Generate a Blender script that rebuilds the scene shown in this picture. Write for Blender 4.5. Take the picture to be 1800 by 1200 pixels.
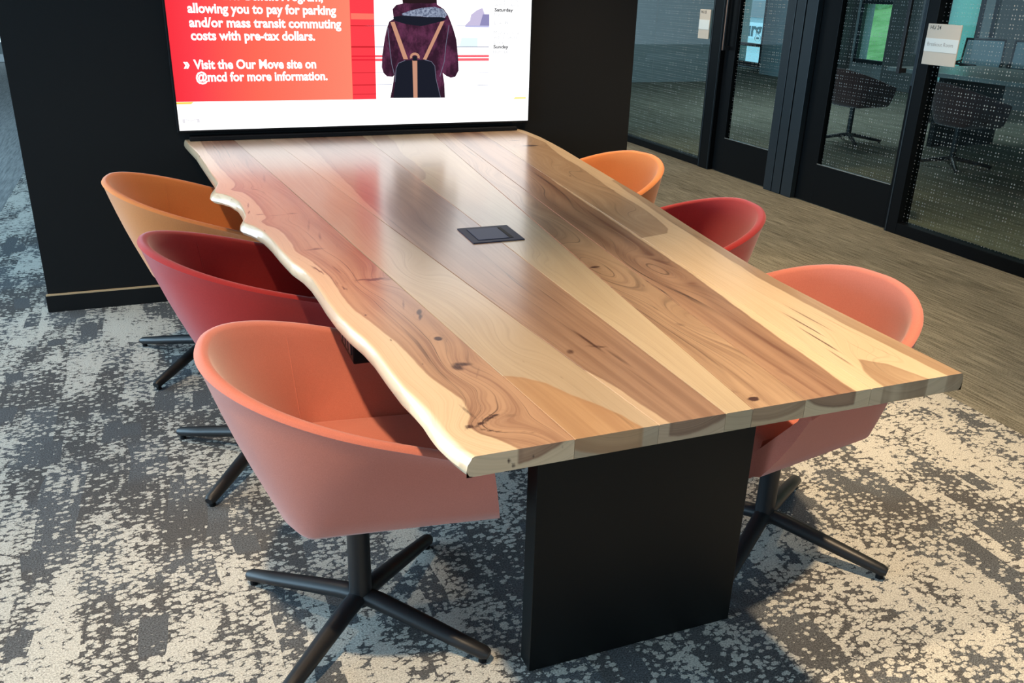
import bpy, bmesh, math, random
import numpy as np
from mathutils import Vector, Matrix, noise as mnoise
random.seed(4); rng=np.random.default_rng(7)
scn=bpy.context.scene
for o in list(bpy.data.objects): bpy.data.objects.remove(o)
C=scn.collection

# ------------------------------------------------------------------ camera, sky, lights, exposure
H=1.4114; YAW,PITCH,ROLL=0.38474,0.38823,-0.02844
cy,sy,ct,st,cr,sr=math.cos(YAW),math.sin(YAW),math.cos(PITCH),math.sin(PITCH),math.cos(ROLL),math.sin(ROLL)
fw=Vector((sy*ct,cy*ct,-st)); rt=Vector((cy,-sy,0)); dn=fw.cross(rt)
rt2=cr*rt+sr*dn; dn2=-sr*rt+cr*dn
cam=bpy.data.cameras.new('camera'); co=bpy.data.objects.new('camera',cam); C.objects.link(co)
Mx=Matrix((( rt2.x,-dn2.x,-fw.x,0),(rt2.y,-dn2.y,-fw.y,0),(rt2.z,-dn2.z,-fw.z,H),(0,0,0,1)))
co.matrix_world=Mx
cam.sensor_fit='HORIZONTAL'; cam.sensor_width=36; cam.lens=1531.9*36/1800
cam.clip_start=.05; cam.clip_end=300
scn.camera=co
W=bpy.data.worlds.new('world'); scn.world=W; W.use_nodes=True
bg=W.node_tree.nodes['Background']; bg.inputs[0].default_value=(.62,.84,1,1); bg.inputs[1].default_value=1.5
vs=scn.view_settings; vs.view_transform='Standard'; vs.look='None'; vs.gamma=1; vs.use_curve_mapping=False
vs.exposure=0.0
def area(name,loc,size,size_y,power,col,direction,spread=math.pi):
    l=bpy.data.lights.new(name,'AREA'); l.shape='RECTANGLE'; l.size=size; l.size_y=size_y; l.energy=power; l.color=col; l.spread=spread
    o=bpy.data.objects.new(name,l); C.objects.link(o); o.location=loc
    o.rotation_euler=Vector(direction).to_track_quat('-Z','Y').to_euler(); return o
# daylight entering through the window wall to the left of the table and behind the photographer
area('daylight_left',(-5.6,4.5,1.5),10,2.4,720,(.50,.77,1),(1,0,-.12))
area('daylight_behind',(0.5,-4.6,1.6),6,2.2,22,(.6,.82,1),(0,1,-.1))
def spot(name,loc,power,col=(1,.735,.455),ang=80,aim=(0,0,-1),blend=.6,r=.045):
    l=bpy.data.lights.new(name,'SPOT'); l.energy=power; l.color=col; l.spot_size=math.radians(ang); l.spot_blend=blend; l.shadow_soft_size=r
    o=bpy.data.objects.new(name,l); C.objects.link(o); o.location=loc
    o.rotation_euler=Vector(aim).to_track_quat('-Z','Y').to_euler(); return o
CEIL=2.8
SPOTS=[(-.30,1.0,300,(.27,.10,-1)),(-.55,3.1,110,(.15,0,-1)),(1.92,1.15,345,(-.08,.04,-1)),(2.25,3.35,270,(-.12,0,-1))]
for i,(x,y,p,aim) in enumerate(SPOTS): spot('downlight_beam',(x,y,CEIL-.03),p,aim=aim,ang=(66 if i in (0,2) else 74),blend=.8)
for x,y,p in ((3.6,6.2,170),(3.55,3.2,170)): spot('downlight_beam',(x,y,CEIL-.03),p,ang=95)
area('room_fill',(7.5,9,2.7),2,2,60,(.8,.95,1),(0,0,-1))  # added fill lamp to brighten the meeting rooms, not an actual ceiling panel
SD={"corners":[[0.0785,0.7858],[1.7176,0.7827],[0.0754,1.3153],[1.7258,1.3467]],"band":[[0.0804,0.9064],[1.7061,0.8992]],"redr":[[0.846,1.33],[0.8429,0.9067]],"red2r":[[0.9561,1.3321],[0.9536,0.9047]],"sideL":[[1.5089,1.3426],[1.5078,0.9026]],"L0":[[0.1675,1.306],[0.7293,1.3068]],"L1":[[0.1634,1.2682],[0.785,1.27]],"L2":[[0.1642,1.2121],[0.8049,1.2108]],"L3":[[0.1654,1.1599],[0.6859,1.1573]],"q":[[0.1233,1.0447],[0.1485,1.0446]],"L4":[[0.1643,1.0421],[0.684,1.0386]],"L5":[[0.1681,0.9904],[0.732,0.9839]],"sat":[[1.5327,1.293],[1.6279,1.2944]],"su":[[1.5301,1.127],[1.608,1.1271]],"mc":[[1.5318,1.1914],[1.6604,1.1922]],"ws":[[1.5322,1.1709],[1.6521,1.1715]],"lk":[[1.5326,1.1477],[1.5822,1.1478]],"hi":[[1.5306,1.1036],[1.6068,1.1036]],"low":[[1.5338,1.2348],[1.6033,1.2355]],"hi0":[[1.533,1.2753],[1.5762,1.2759]],"ws0":[[1.5351,1.3156],[1.6535,1.3176]],"mc0":[[1.5318,1.3355],[1.6528,1.3377]],"coat":[[1.0868,1.3345],[1.0891,1.3202],[1.0573,1.3124],[1.041,1.2953],[1.043,1.2712],[1.0452,1.2543],[1.0238,1.2419],[1.0124,1.2125],[1.0005,1.1684],[0.9878,1.0991],[0.9835,1.0441],[0.9907,1.0189],[1.0064,1.0036],[1.0333,1.0008],[1.0416,1.0083],[1.0322,0.9574],[1.0199,0.9061],[1.2873,0.9023],[1.2847,0.9644],[1.2764,1.0165],[1.2933,1.0034],[1.3159,0.9938],[1.3387,0.9978],[1.3557,1.0263],[1.3526,1.0884],[1.344,1.1649],[1.3299,1.2102],[1.316,1.2451],[1.3022,1.2747],[1.283,1.2991],[1.2503,1.3181],[1.2479,1.3667],[1.224,1.4143],[1.176,1.4321],[1.1229,1.4212],[1.0931,1.3825]],"scarf":[[1.0829,1.2766],[1.1204,1.2893],[1.1743,1.3023],[1.2393,1.3082],[1.2775,1.299],[1.2994,1.2747],[1.2828,1.2571],[1.1738,1.2656],[1.088,1.2669]],"collar":[[1.0428,1.2615],[1.088,1.2694],[1.1846,1.2633],[1.2719,1.2644],[1.2994,1.2573],[1.2663,1.2446],[1.1732,1.2238],[1.0979,1.2329],[1.045,1.247]],"strapL":[[1.029,1.2395],[1.0476,1.2421],[1.1083,1.0788],[1.0866,1.0789]],"strapR":[[1.2663,1.2446],[1.2856,1.2472],[1.196,1.076],[1.1795,1.0786]],"bag":[[1.0505,1.0387],[1.0619,1.0613],[1.0946,1.0738],[1.1877,1.076],[1.2208,1.0683],[1.2373,1.0477],[1.2425,0.9909],[1.2646,0.9027],[1.0336,0.9058],[1.0436,0.9777]],"cstrap":[[1.1284,1.0737],[1.1519,1.0736],[1.151,0.9047],[1.131,0.9051]],"hair":[[1.0892,1.3226],[1.121,1.3198],[1.1746,1.3227],[1.2177,1.3215],[1.2476,1.3254],[1.2452,1.3667],[1.2185,1.4093],[1.176,1.4273],[1.1281,1.4166],[1.0957,1.3778]],"ring":[[1.1429,1.0888]],"lines":{"228":[[0.9602,1.2228],[1.5081,1.228]],"412":[[0.9572,1.1328],[1.5097,1.1337]],"495":[[0.9558,1.0917],[1.5105,1.0906]],"545":[[0.9549,1.0668],[1.5109,1.0645]],"638":[[0.9534,1.0202],[1.5118,1.0156]],"745":[[0.9516,0.9661],[1.5128,0.9588]],"825":[[0.9502,0.9253],[1.5135,0.916]]},"fig":[[1.3859,1.2283],[1.411,1.2512],[1.4165,1.2763],[1.4444,1.2966],[1.4726,1.3071],[1.4843,1.2797],[1.5071,1.28],[1.508,1.2295]]}
# ------------------------------------------------------------------ materials
def mat(name,col=(.5,.5,.5),rough=.6,metal=0,spec=.5,emit=None,es=1,coat=0,coatr=.1,sheen=0):
    m=bpy.data.materials.new(name); m.use_nodes=True; b=m.node_tree.nodes['Principled BSDF']
    b.inputs['Base Color'].default_value=(*col,1); b.inputs['Roughness'].default_value=rough; b.inputs['Metallic'].default_value=metal
    b.inputs['Specular IOR Level'].default_value=spec; b.inputs['Coat Weight'].default_value=coat; b.inputs['Coat Roughness'].default_value=coatr
    b.inputs['Sheen Weight'].default_value=sheen
    if emit: b.inputs['Emission Color'].default_value=(*emit,1); b.inputs['Emission Strength'].default_value=es
    return m
class N:
    def __init__(s,m): s.t=m.node_tree; s.b=s.t.nodes['Principled BSDF']
    def n(s,k,**kw):
        x=s.t.nodes.new(k)
        for a,b in kw.items(): setattr(x,a,b)
        return x
    def l(s,a,b): s.t.links.new(a,b)
    def inp(s,sock,v):
        if isinstance(v,(int,float)): sock.default_value=v
        elif isinstance(v,tuple): sock.default_value=v
        else: s.l(v,sock)
    def math(s,op,a,b=0.,c=None,clamp=False):
        x=s.n('ShaderNodeMath',operation=op,use_clamp=clamp); s.inp(x.inputs[0],a); s.inp(x.inputs[1],b)
        if c is not None: s.inp(x.inputs[2],c)
        return x.outputs[0]
    def obj(s): return s.n('ShaderNodeTexCoord').outputs['Object']
    def xyz(s,v):
        x=s.n('ShaderNodeSeparateXYZ'); s.l(v,x.inputs[0]); return x.outputs
    def comb(s,x,y,z=0.):
        c=s.n('ShaderNodeCombineXYZ'); s.inp(c.inputs[0],x); s.inp(c.inputs[1],y); s.inp(c.inputs[2],z); return c.outputs[0]
    def scale(s,v,sc):
        x=s.n('ShaderNodeVectorMath',operation='MULTIPLY'); s.l(v,x.inputs[0]); x.inputs[1].default_value=sc; return x.outputs[0]
    def noise(s,v,sc=1,det=3,rough=.5,dist=0):
        x=s.n('ShaderNodeTexNoise'); s.l(v,x.inputs['Vector']); x.inputs['Scale'].default_value=sc; x.inputs['Detail'].default_value=det; x.inputs['Roughness'].default_value=rough; x.inputs['Distortion'].default_value=dist
        return x.outputs['Fac']
    def ramp(s,f,stops,interp='LINEAR'):
        x=s.n('ShaderNodeValToRGB'); s.l(f,x.inputs[0]); e=x.color_ramp.elements; x.color_ramp.interpolation=interp
        while len(e)<len(stops): e.new(.5)
        for el,(p,c) in zip(e,stops): el.position=p; el.color=(*c,1) if len(c)==3 else c
        return x.outputs[0]
    def smooth(s,v,a,b):
        x=s.n('ShaderNodeMapRange',interpolation_type='SMOOTHSTEP'); s.inp(x.inputs[0],v); x.inputs[1].default_value=a; x.inputs[2].default_value=b; return x.outputs[0]
    def mix(s,f,a,b,mode='MIX'):
        x=s.n('ShaderNodeMix',data_type='RGBA',blend_type=mode); s.inp(x.inputs[0],f)
        for i,v in ((6,a),(7,b)):
            if isinstance(v,tuple): x.inputs[i].default_value=(*v,1) if len(v)==3 else v
            else: s.l(v,x.inputs[i])
        return x.outputs[2]
    def attr(s,name): return s.n('ShaderNodeAttribute',attribute_name=name).outputs['Fac']
    def bump(s,h,strength=.3,dist=.002):
        x=s.n('ShaderNodeBump'); x.inputs['Strength'].default_value=strength; x.inputs['Distance'].default_value=dist; s.l(h,x.inputs['Height']); s.l(x.outputs[0],s.b.inputs['Normal'])
    def base(s,c): s.l(c,s.b.inputs['Base Color'])
def lin(r,g,b): return tuple(((v/255)/12.92 if v/255<=.04045 else ((v/255+.055)/1.055)**2.4) for v in (r,g,b))

def fabric(name,col,col2):
    m=mat(name,col,.92,spec=.15,sheen=.35); q=N(m); o=q.obj()
    f=q.noise(q.scale(o,(420,420,420)),1,3,.7); g=q.noise(o,9,3,.5)
    c=q.mix(q.math('ADD',q.math('MULTIPLY',f,.8),q.math('MULTIPLY',g,.2)),col2,col); q.base(c); q.bump(f,.12,.0008); return m
F_PINK=fabric('salmon_felt',(.62,.205,.145),(.43,.115,.075))
F_RED=fabric('red_felt',(.54,.038,.034),(.28,.014,.014))
F_ORANGE=fabric('orange_felt',(.76,.27,.080),(.55,.16,.04))
F_BROWN=fabric('dark_brown_felt',(.13,.055,.045),(.08,.03,.025))
F_MESH=fabric('grey_mesh_fabric',(.28,.38,.42),(.2,.28,.32))
M_METAL=mat('black_powdercoat',(.012,.013,.015),.42,spec=.4)
M_BLACK=mat('black_laminate',(.0045,.005,.005),.45,spec=.22)
M_WALL=mat('matt_black_paint',(.007,.0075,.008),.75,spec=.2)
M_FRAME=mat('black_aluminium',(.004,.005,.006),.38,spec=.12)
M_FRAME2=mat('graphite_aluminium',(.018,.028,.036),.38,metal=.2)
M_HILITE=mat('tan_highlight',(.52,.36,.2),.5)  # tan colour stands in for warm light on the baseboard top
M_PLAST=mat('black_plastic',(.008,.008,.009),.5,spec=.12)
M_GROM=mat('slate_anodised',(.022,.027,.055),.45,spec=.15)
M_GROM2=mat('slate_lid',(.028,.042,.095),.42,spec=.18)
M_GREYW=mat('grey_paint',(.30,.33,.33),.8)
M_DARKW=mat('warm_grey_paint',(.12,.125,.12),.8)
M_CEIL=mat('ceiling_paint',(.6,.6,.58),.9)
M_WHITE=mat('white_paint',(.8,.82,.82),.5)
M_STRIP=mat('copper_strip',(.55,.3,.2),.3,metal=.8)
M_COL=mat('column_paint',(.33,.44,.46),.75)

# wood
def wood(name,sap,sap2,heart,heart2,seed,streak=1.,fine=1.):
    m=mat(name,sap,.34,spec=.5,coat=.9,coatr=.19); q=N(m); o=q.obj(); X=q.xyz(o)
    fl=q.attr('flow'); hs=q.attr('heart'); dk=q.attr('dark'); rg=q.attr('ring'); tn=q.attr('tone')
    yy=X[1]
    lo=q.noise(q.comb(q.math('MULTIPLY',fl,22),q.math('MULTIPLY',yy,.9),seed),1,4,.55)
    md=q.noise(q.comb(q.math('MULTIPLY',fl,85),q.math('MULTIPLY',yy,1.6),seed+3.),1,5,.62)
    fi=q.noise(q.comb(q.math('MULTIPLY',fl,420),q.math('MULTIPLY',yy,7),seed+7.),1,3,.6)
    fig=q.noise(q.comb(q.math('MULTIPLY',X[0],9),q.math('MULTIPLY',yy,5),seed+11.),1,3,.5)
    wob=q.math('MULTIPLY',q.math('SUBTRACT',q.noise(q.comb(q.math('MULTIPLY',X[0],16),q.math('MULTIPLY',yy,9),seed),1,3,.5),.5),.012)
    hm=q.smooth(q.math('ADD',hs,wob),-.0025,.0025)
    v=q.math('ADD',q.math('ADD',q.math('MULTIPLY',lo,.42),q.math('MULTIPLY',md,.36*streak)),q.math('MULTIPLY',fi,.13*fine))
    v=q.math('ADD',v,q.math('MULTIPLY',fig,.12))
    hv=q.smooth(v,.40,.62); 
    hc=q.mix(hv,heart2,heart)
    # thin dark growth lines in the heartwood
    ln=q.math('PINGPONG',q.math('ADD',q.math('MULTIPLY',fl,26),q.math('MULTIPLY',lo,2.2)),.5)
    lm=q.smooth(ln,.075,.0); lw=q.smooth(q.noise(q.comb(q.math('MULTIPLY',fl,9),q.math('MULTIPLY',yy,1.3),seed+19.),1,2,.5),.46,.66)
    lw=q.math('ADD',lw,q.math('MULTIPLY',rg,.8))
    hc=q.mix(q.math('MULTIPLY',q.math('MULTIPLY',lm,lw),.78*streak,clamp=True),hc,tuple(a*.45 for a in heart2))
    sc_=q.mix(q.smooth(v,.3,.7),sap2,sap)
    ln2=q.math('PINGPONG',q.math('ADD',q.math('MULTIPLY',fl,60),q.math('MULTIPLY',lo,3.5)),.5)
    sc_=q.mix(q.math('MULTIPLY',q.smooth(ln2,.12,0.),.22*fine),sc_,tuple(a*.6 for a in sap2))
    sc_=q.mix(q.math('MULTIPLY',q.math('MULTIPLY',lm,rg),.35,clamp=True),sc_,tuple(a*.5 for a in sap2))
    c=q.mix(hm,sc_,hc)
    c=q.mix(q.math('MULTIPLY',tn,q.math('ADD',.25,q.smooth(md,.38,.62)),clamp=True),c,q.mix(1.,c,(.42,.30,.27),'MULTIPLY'))
    edge=q.smooth(q.math('ABSOLUTE',q.math('SUBTRACT',q.math('ADD',hs,wob),.004)),.007,.0)
    c=q.mix(q.math('MULTIPLY',edge,.30),c,tuple(a*.8 for a in heart2))
    rag=q.math('MULTIPLY',dk,q.math('ADD',.45,q.math('MULTIPLY',md,1.1)))
    c=q.mix(q.smooth(rag,.25,.8),c,(.055,.020,.012))
    q.base(c); q.bump(q.math('ADD',fi,q.math('MULTIPLY',dk,-2.)),.05,.0006)
    return m

# carpets
def carpet_pattern():
    m=mat('patterned_loop_carpet',(.4,.4,.4),.97,spec=.05); q=N(m); o=q.obj(); X=q.xyz(o); x,y=X[0],X[1]
    # strips across x, each with its own pattern offset along y
    wx=q.math('ADD',x,q.math('MULTIPLY',q.math('SUBTRACT',q.noise(o,2.2,2),.5),.10))
    st_=q.math('FLOOR',q.math('MULTIPLY',wx,9.))
    st2=q.math('FLOOR',q.math('MULTIPLY',wx,17.))
    A=q.noise(q.comb(q.math('MULTIPLY',x,2.3),q.math('MULTIPLY',y,1.1),4.3),1,4,.6)
    B=q.noise(q.comb(q.math('MULTIPLY',st_,3.7),q.math('MULTIPLY',y,1.9),1.),1,2,.5)
    Bb=q.noise(q.comb(q.math('MULTIPLY',st2,5.3),q.math('MULTIPLY',y,4.2),7.),1,1,.5)
    D=q.noise(q.comb(q.math('MULTIPLY',x,13),q.math('MULTIPLY',y,3.0),2.),1,3,.6)
    field=q.math('ADD',q.math('ADD',q.math('MULTIPLY',A,.75),q.math('MULTIPLY',B,.75)),q.math('ADD',q.math('MULTIPLY',Bb,.50),q.math('MULTIPLY',D,.45)))
    field=q.math('SUBTRACT',field,1.185)
    vo=q.n('ShaderNodeTexVoronoi',feature='F1'); vo.inputs['Scale'].default_value=1; vo.inputs['Randomness'].default_value=.9
    wn=q.math('MULTIPLY',q.math('SUBTRACT',q.noise(o,90,2),.5),.45)
    q.l(q.comb(q.math('ADD',q.math('MULTIPLY',x,54),wn),q.math('ADD',q.math('MULTIPLY',y,84),wn),0.),vo.inputs['Vector'])
    blob=q.math('SUBTRACT',.5,vo.outputs['Distance'])       # +.5 at a tuft centre
    cellr=q.math('MULTIPLY',q.math('SUBTRACT',q.xyz(vo.outputs['Color'])[0],.5),.85)
    fine=q.noise(q.scale(o,(230,290,1)),1,3,.8)
    fn=q.math('MULTIPLY',q.math('SUBTRACT',fine,.5),1.1)
    strk=q.math('MULTIPLY',q.math('SUBTRACT',q.noise(q.comb(q.math('MULTIPLY',x,42),q.math('MULTIPLY',y,7),5.),1,3,.6),.5),.8)
    t=q.math('ADD',q.math('ADD',q.math('MULTIPLY',blob,1.35),cellr),q.math('ADD',q.math('MULTIPLY',field,2.7),q.math('ADD',fn,strk)))
    solid=q.smooth(q.noise(q.comb(q.math('MULTIPLY',st2,7.1),q.math('MULTIPLY',y,3.1),21.),1,1,.5),.60,.635)
    t=q.math('SUBTRACT',t,q.math('MULTIPLY',solid,.75))
    k=q.smooth(t,-.06,.16)
    dkc=q.mix(q.smooth(q.noise(q.comb(q.math('MULTIPLY',st_,2.1),q.math('MULTIPLY',y,2.4),9.),1,2,.5),.45,.6),(.15,.15,.15),(.19,.21,.23))
    dkc=q.mix(solid,dkc,(.17,.185,.20))
    dkc=q.mix(q.smooth(fine,.33,.68),tuple([.045,.045,.046]),dkc)
    ltc=q.mix(q.smooth(fine,.28,.66),(.24,.235,.21),(.70,.69,.63))
    q.base(q.mix(k,dkc,ltc)); q.bump(q.math('ADD',q.math('MULTIPLY',fine,.7),q.math('MULTIPLY',k,.6)),.55,.004); return m
def carpet_stria(name,c1,c2,sc=1.):
    m=mat(name,c1,.97,spec=.05); q=N(m); o=q.obj(); X=q.xyz(o); x,y=X[0],X[1]
    a=q.noise(q.comb(q.math('MULTIPLY',x,115*sc),q.math('MULTIPLY',y,4.),1.),1,4,.7)
    pl=q.noise(q.comb(q.math('MULTIPLY',q.math('FLOOR',q.math('MULTIPLY',x,6)),3.3),q.math('MULTIPLY',y,.8),1.),1,1,.5)
    b=q.noise(q.scale(o,(260,130,1)),1,3,.8)
    v=q.math('ADD',q.math('ADD',q.math('MULTIPLY',a,.55),q.math('MULTIPLY',b,.38)),q.math('MULTIPLY',pl,.12))
    q.base(q.mix(q.smooth(v,.38,.66),c1,c2)); q.bump(v,.5,.004); return m
M_CARP=carpet_pattern()
M_STR=carpet_stria('striated_taupe_carpet',(.080,.075,.058),(.36,.345,.275))
M_STRB=carpet_stria('striated_grey_carpet',(.15,.16,.165),(.34,.35,.345),.6)

def glass_mat(name,tint,frit):
    m=bpy.data.materials.new(name); m.use_nodes=True; q=N.__new__(N); q.t=m.node_tree; 
    for n in list(q.t.nodes):
        if n.type!='OUTPUT_MATERIAL': q.t.nodes.remove(n)
    out=[n for n in q.t.nodes][0]
    tr=q.n('ShaderNodeBsdfTransparent'); tr.inputs[0].default_value=(*tint,1)
    gl=q.n('ShaderNodeBsdfGlossy'); gl.inputs['Roughness'].default_value=.02; gl.inputs[0].default_value=(.9,.95,1,1)
    lw=q.n('ShaderNodeLayerWeight'); lw.inputs[0].default_value=.5; fz=q.math('ADD',.035,q.math('MULTIPLY',q.math('POWER',lw.outputs['Facing'],5.),.9))
    mx=q.n('ShaderNodeMixShader'); q.l(fz,mx.inputs[0]); q.l(tr.outputs[0],mx.inputs[1]); q.l(gl.outputs[0],mx.inputs[2])
    last=mx.outputs[0]
    if frit:
        X=q.xyz(q.obj()); cell=.048
        def ax(v): return q.math('DIVIDE',v,cell)
        u,w=ax(X[1]),ax(X[2])
        cu,cw=q.math('FLOOR',u),q.math('FLOOR',w)
        rnd=q.n('ShaderNodeTexWhiteNoise',noise_dimensions='2D'); q.l(q.comb(cu,cw),rnd.inputs['Vector'])
        pu=q.math('ABSOLUTE',q.math('SUBTRACT',q.math('FRACT',u),.5)); pw=q.math('ABSOLUTE',q.math('SUBTRACT',q.math('FRACT',w),.5))
        du=q.math('SUBTRACT',pu,.19); dw=q.math('SUBTRACT',pw,.19)
        d=q.math('SQRT',q.math('ADD',q.math('MULTIPLY',du,du),q.math('MULTIPLY',dw,dw)))
        rad=q.math('ADD',.042,q.math('MULTIPLY',q.math('POWER',rnd.outputs['Value'],2.),.05))
        k=q.math('LESS_THAN',d,rad)
        di=q.n('ShaderNodeBsdfDiffuse'); di.inputs[0].default_value=(.42,.44,.42,1)
        m2=q.n('ShaderNodeMixShader'); q.l(q.math('MULTIPLY',k,.55),m2.inputs[0]); q.l(last,m2.inputs[1]); q.l(di.outputs[0],m2.inputs[2]); last=m2.outputs[0]
    q.l(last,out.inputs[0]); return m
M_GLASS=glass_mat('fritted_glass',(.72,.84,.84),True)
M_WGLASS=glass_mat('window_glass',(.70,.92,.95),False)

# ------------------------------------------------------------------ mesh helpers
def link(name,bm_or_me,m,parent=None,smooth=False):
    if isinstance(bm_or_me,bmesh.types.BMesh):
        me=bpy.data.meshes.new(name); bm_or_me.to_mesh(me); bm_or_me.free()
    else: me=bm_or_me
    if m is not None and len(me.materials)==0: me.materials.append(m)
    if smooth:
        me.polygons.foreach_set('use_smooth',[True]*len(me.polygons))
    o=bpy.data.objects.new(name,me); C.objects.link(o)
    if parent: o.parent=parent
    return o
def tag(o,label=None,cat=None,group=None,kind=None):
    if label: o['label']=label
    if cat: o['category']=cat
    if group: o['group']=group
    if kind: o['kind']=kind
    return o
def thing(name,loc,label,cat,group=None,rz=0):
    o=bpy.data.objects.new(name,None); C.objects.link(o); o.location=loc; o.rotation_euler=(0,0,rz); o.empty_display_size=.1
    return tag(o,label,cat,group)
def abox(bm,x0,x1,y0,y1,z0,z1,bev=0.,seg=2):
    r=bmesh.ops.create_cube(bm,size=1); vs_=r['verts']
    bmesh.ops.scale(bm,vec=(x1-x0,y1-y0,z1-z0),verts=vs_); bmesh.ops.translate(bm,vec=((x0+x1)/2,(y0+y1)/2,(z0+z1)/2),verts=vs_)
    if bev>0:
        es={e for v in vs_ for e in v.link_edges}
        bmesh.ops.bevel(bm,geom=list(es),offset=bev,segments=seg,affect='EDGES',profile=.5)
def box(name,x0,x1,y0,y1,z0,z1,m,parent=None,bev=.002,kind=None):
    bm=bmesh.new(); abox(bm,x0,x1,y0,y1,z0,z1,bev); o=link(name,bm,m,parent)
    if kind: o['kind']=kind
    return o
def tube(bm,pts,rad,n=10,cap=True,flat=1.):
    pts=[Vector(p) for p in pts]; rings=[]
    for i,p in enumerate(pts):
        d=(pts[min(i+1,len(pts)-1)]-pts[max(i-1,0)]).normalized()
        a=d.cross(Vector((0,0,1)));
        if a.length<1e-4: a=Vector((1,0,0))
        a.normalize(); b=a.cross(d).normalized(); r=rad[i] if isinstance(rad,(list,tuple)) else rad
        rings.append([bm.verts.new(p+a*r*math.cos(2*math.pi*k/n)+b*r*flat*math.sin(2*math.pi*k/n)) for k in range(n)])
    for A_,B_ in zip(rings,rings[1:]):
        for k in range(n): bm.faces.new((A_[k],A_[(k+1)%n],B_[(k+1)%n],B_[k]))
    if cap: bm.faces.new(rings[0][::-1]); bm.faces.new(rings[-1])
def prism(bm,pts,z0,z1,axis='Z'):
    # pts 2D outline ; axis 'Z' -> xy plane, 'Y' -> (x,z) outline extruded in y
    f=(lambda p,h:(p[0],p[1],h)) if axis=='Z' else (lambda p,h:(p[0],h,p[1]))
    a=[bm.verts.new(f(p,z0)) for p in pts]; b=[bm.verts.new(f(p,z1)) for p in pts]; n=len(pts)
    bm.faces.new(a[::-1]); bm.faces.new(b)
    for i in range(n): bm.faces.new((a[i],a[(i+1)%n],b[(i+1)%n],b[i]))
    bmesh.ops.recalc_face_normals(bm,faces=bm.faces[:])
def smooth_by_angle(o,ang=35):
    me=o.data; me.polygons.foreach_set('use_smooth',[True]*len(me.polygons)); 
    try: me.set_sharp_from_angle(angle=math.radians(ang))
    except Exception: pass

# ------------------------------------------------------------------ room shell
YW=4.16
box('floor',-1.0,2.69,-5,15,-.03,0,M_CARP,bev=0,kind='structure')
o=box('floor',2.69,11.2,-5,17.5,-.031,-.001,M_STR,bev=0,kind='structure')
o=box('floor',-6,-1.0,-5,15,-.031,-.001,M_STRB,bev=0,kind='structure')
o=box('floor',-6,2.69,15,17.5,-.031,-.001,M_STRB,bev=0,kind='structure')
box('ceiling',-6,11.3,-5,17.5,CEIL,CEIL+.1,M_CEIL,bev=0,kind='structure')
# black media wall
box('wall_screen',-.552,2.317,YW,YW+.35,0,CEIL,M_WALL,bev=.001,kind='structure')
bb=box('baseboard_screen',-.560,2.325,YW-.012,YW,0,.075,M_WALL,bev=.001,kind='structure')
o=box('baseboard_highlight',-.558,2.323,YW-.011,YW,.0755,.083,M_HILITE,bev=.001,kind='structure')  # strip coloured tan as a painted lamp highlight along the baseboard's top edge
# left window wall (outside the frame) and the far wall
def wall_with_openings(name,axis,pos,th,a0,a1,ops,m):
    bm=bmesh.new(); cur=a0
    def b(u0,u1,z0,z1):
        if u1-u0<1e-4 or z1-z0<1e-4: return
        if axis=='x': abox(bm,pos,pos+th,u0,u1,z0,z1)
        else: abox(bm,u0,u1,pos,pos+th,z0,z1)
    for (u0,u1,z0,z1) in sorted(ops):
        b(cur,u0,0,CEIL); b(u0,u1,0,z0); b(u0,u1,z1,CEIL); cur=u1
    b(cur,a1,0,CEIL); return tag(link(name,bm,m),kind='structure')
wall_with_openings('wall_left','x',-6,.15,-5,17.5,[(-3,-.2,.3,2.5),(.2,3.6,.3,2.5),(4,7.4,.3,2.5),(7.8,11.2,.3,2.5),(11.6,14.6,.3,2.5)],M_GREYW)
wall_with_openings('wall_far','y',17.3,.15,-6,11.3,[(-5,-.8,.3,2.5)],M_GREYW)
wall_with_openings('wall_behind','y',-5,.15,-6,11.3,[(-2.5,3.5,.5,2.6)],M_GREYW)
def pane(name,axis,pos,u0,u1,z0,z1,m,parent=None,th=.008):
    bm=bmesh.new()
    if axis=='x': vs_=[bm.verts.new(p) for p in ((pos,u0,z0),(pos,u1,z0),(pos,u1,z1),(pos,u0,z1))]
    else: vs_=[bm.verts.new(p) for p in ((u0,pos,z0),(u1,pos,z0),(u1,pos,z1),(u0,pos,z1))]
    bm.faces.new(vs_); return link(name,bm,m,parent)
# exterior window wall to the right of the meeting rooms
XW=11.2
wins=[(9.54,9.76,.91,2.5),(9.98,10.62,.15,2.5),(11.68,12.40,.36,1.32),(14.98,15.84,.06,2.5),(16.3,17.0,.02,2.5)]
wall_with_openings('wall_right','x',XW,.25,-5,17.5,[(3.2,4.6,.4,2.4),(6.2,8.6,.4,2.4)]+wins,M_GREYW)
for i,(a,b,z0,z1) in enumerate(wins):
    bm=bmesh.new(); t=.045
    for (u0,u1,w0,w1) in ((a-.02,a+t,z0-.02,z1+.02),(b-t,b+.02,z0-.02,z1+.02),(a,b,z0-.02,z0+t),(a,b,z1-t,z1+.02)): abox(bm,XW-.03,XW+.05,u0,u1,w0,w1,.004)
    if i==0: abox(bm,XW-.03,XW+.05,a,b,1.30,1.345,.004)
    if i==3: abox(bm,XW-.03,XW+.05,a,b,.40,.46,.004)
    if i==4: abox(bm,XW-.03,XW+.05,a,b,.36,.42,.004)
    w=tag(link('window_%d'%(i+3),bm,M_FRAME2),kind='structure')
    pane('pane','x',XW+.04,a,b,z0,z1,M_WGLASS,w)
M_SHADE=bpy.data.materials.new('roller_blind'); M_SHADE.use_nodes=True; _t=M_SHADE.node_tree; _t.nodes.clear(); _a=_t.nodes.new('ShaderNodeBsdfTranslucent'); _a.inputs[0].default_value=(.72,.9,.95,1); _o=_t.nodes.new('ShaderNodeOutputMaterial'); _t.links.new(_a.outputs[0],_o.inputs[0])
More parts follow.
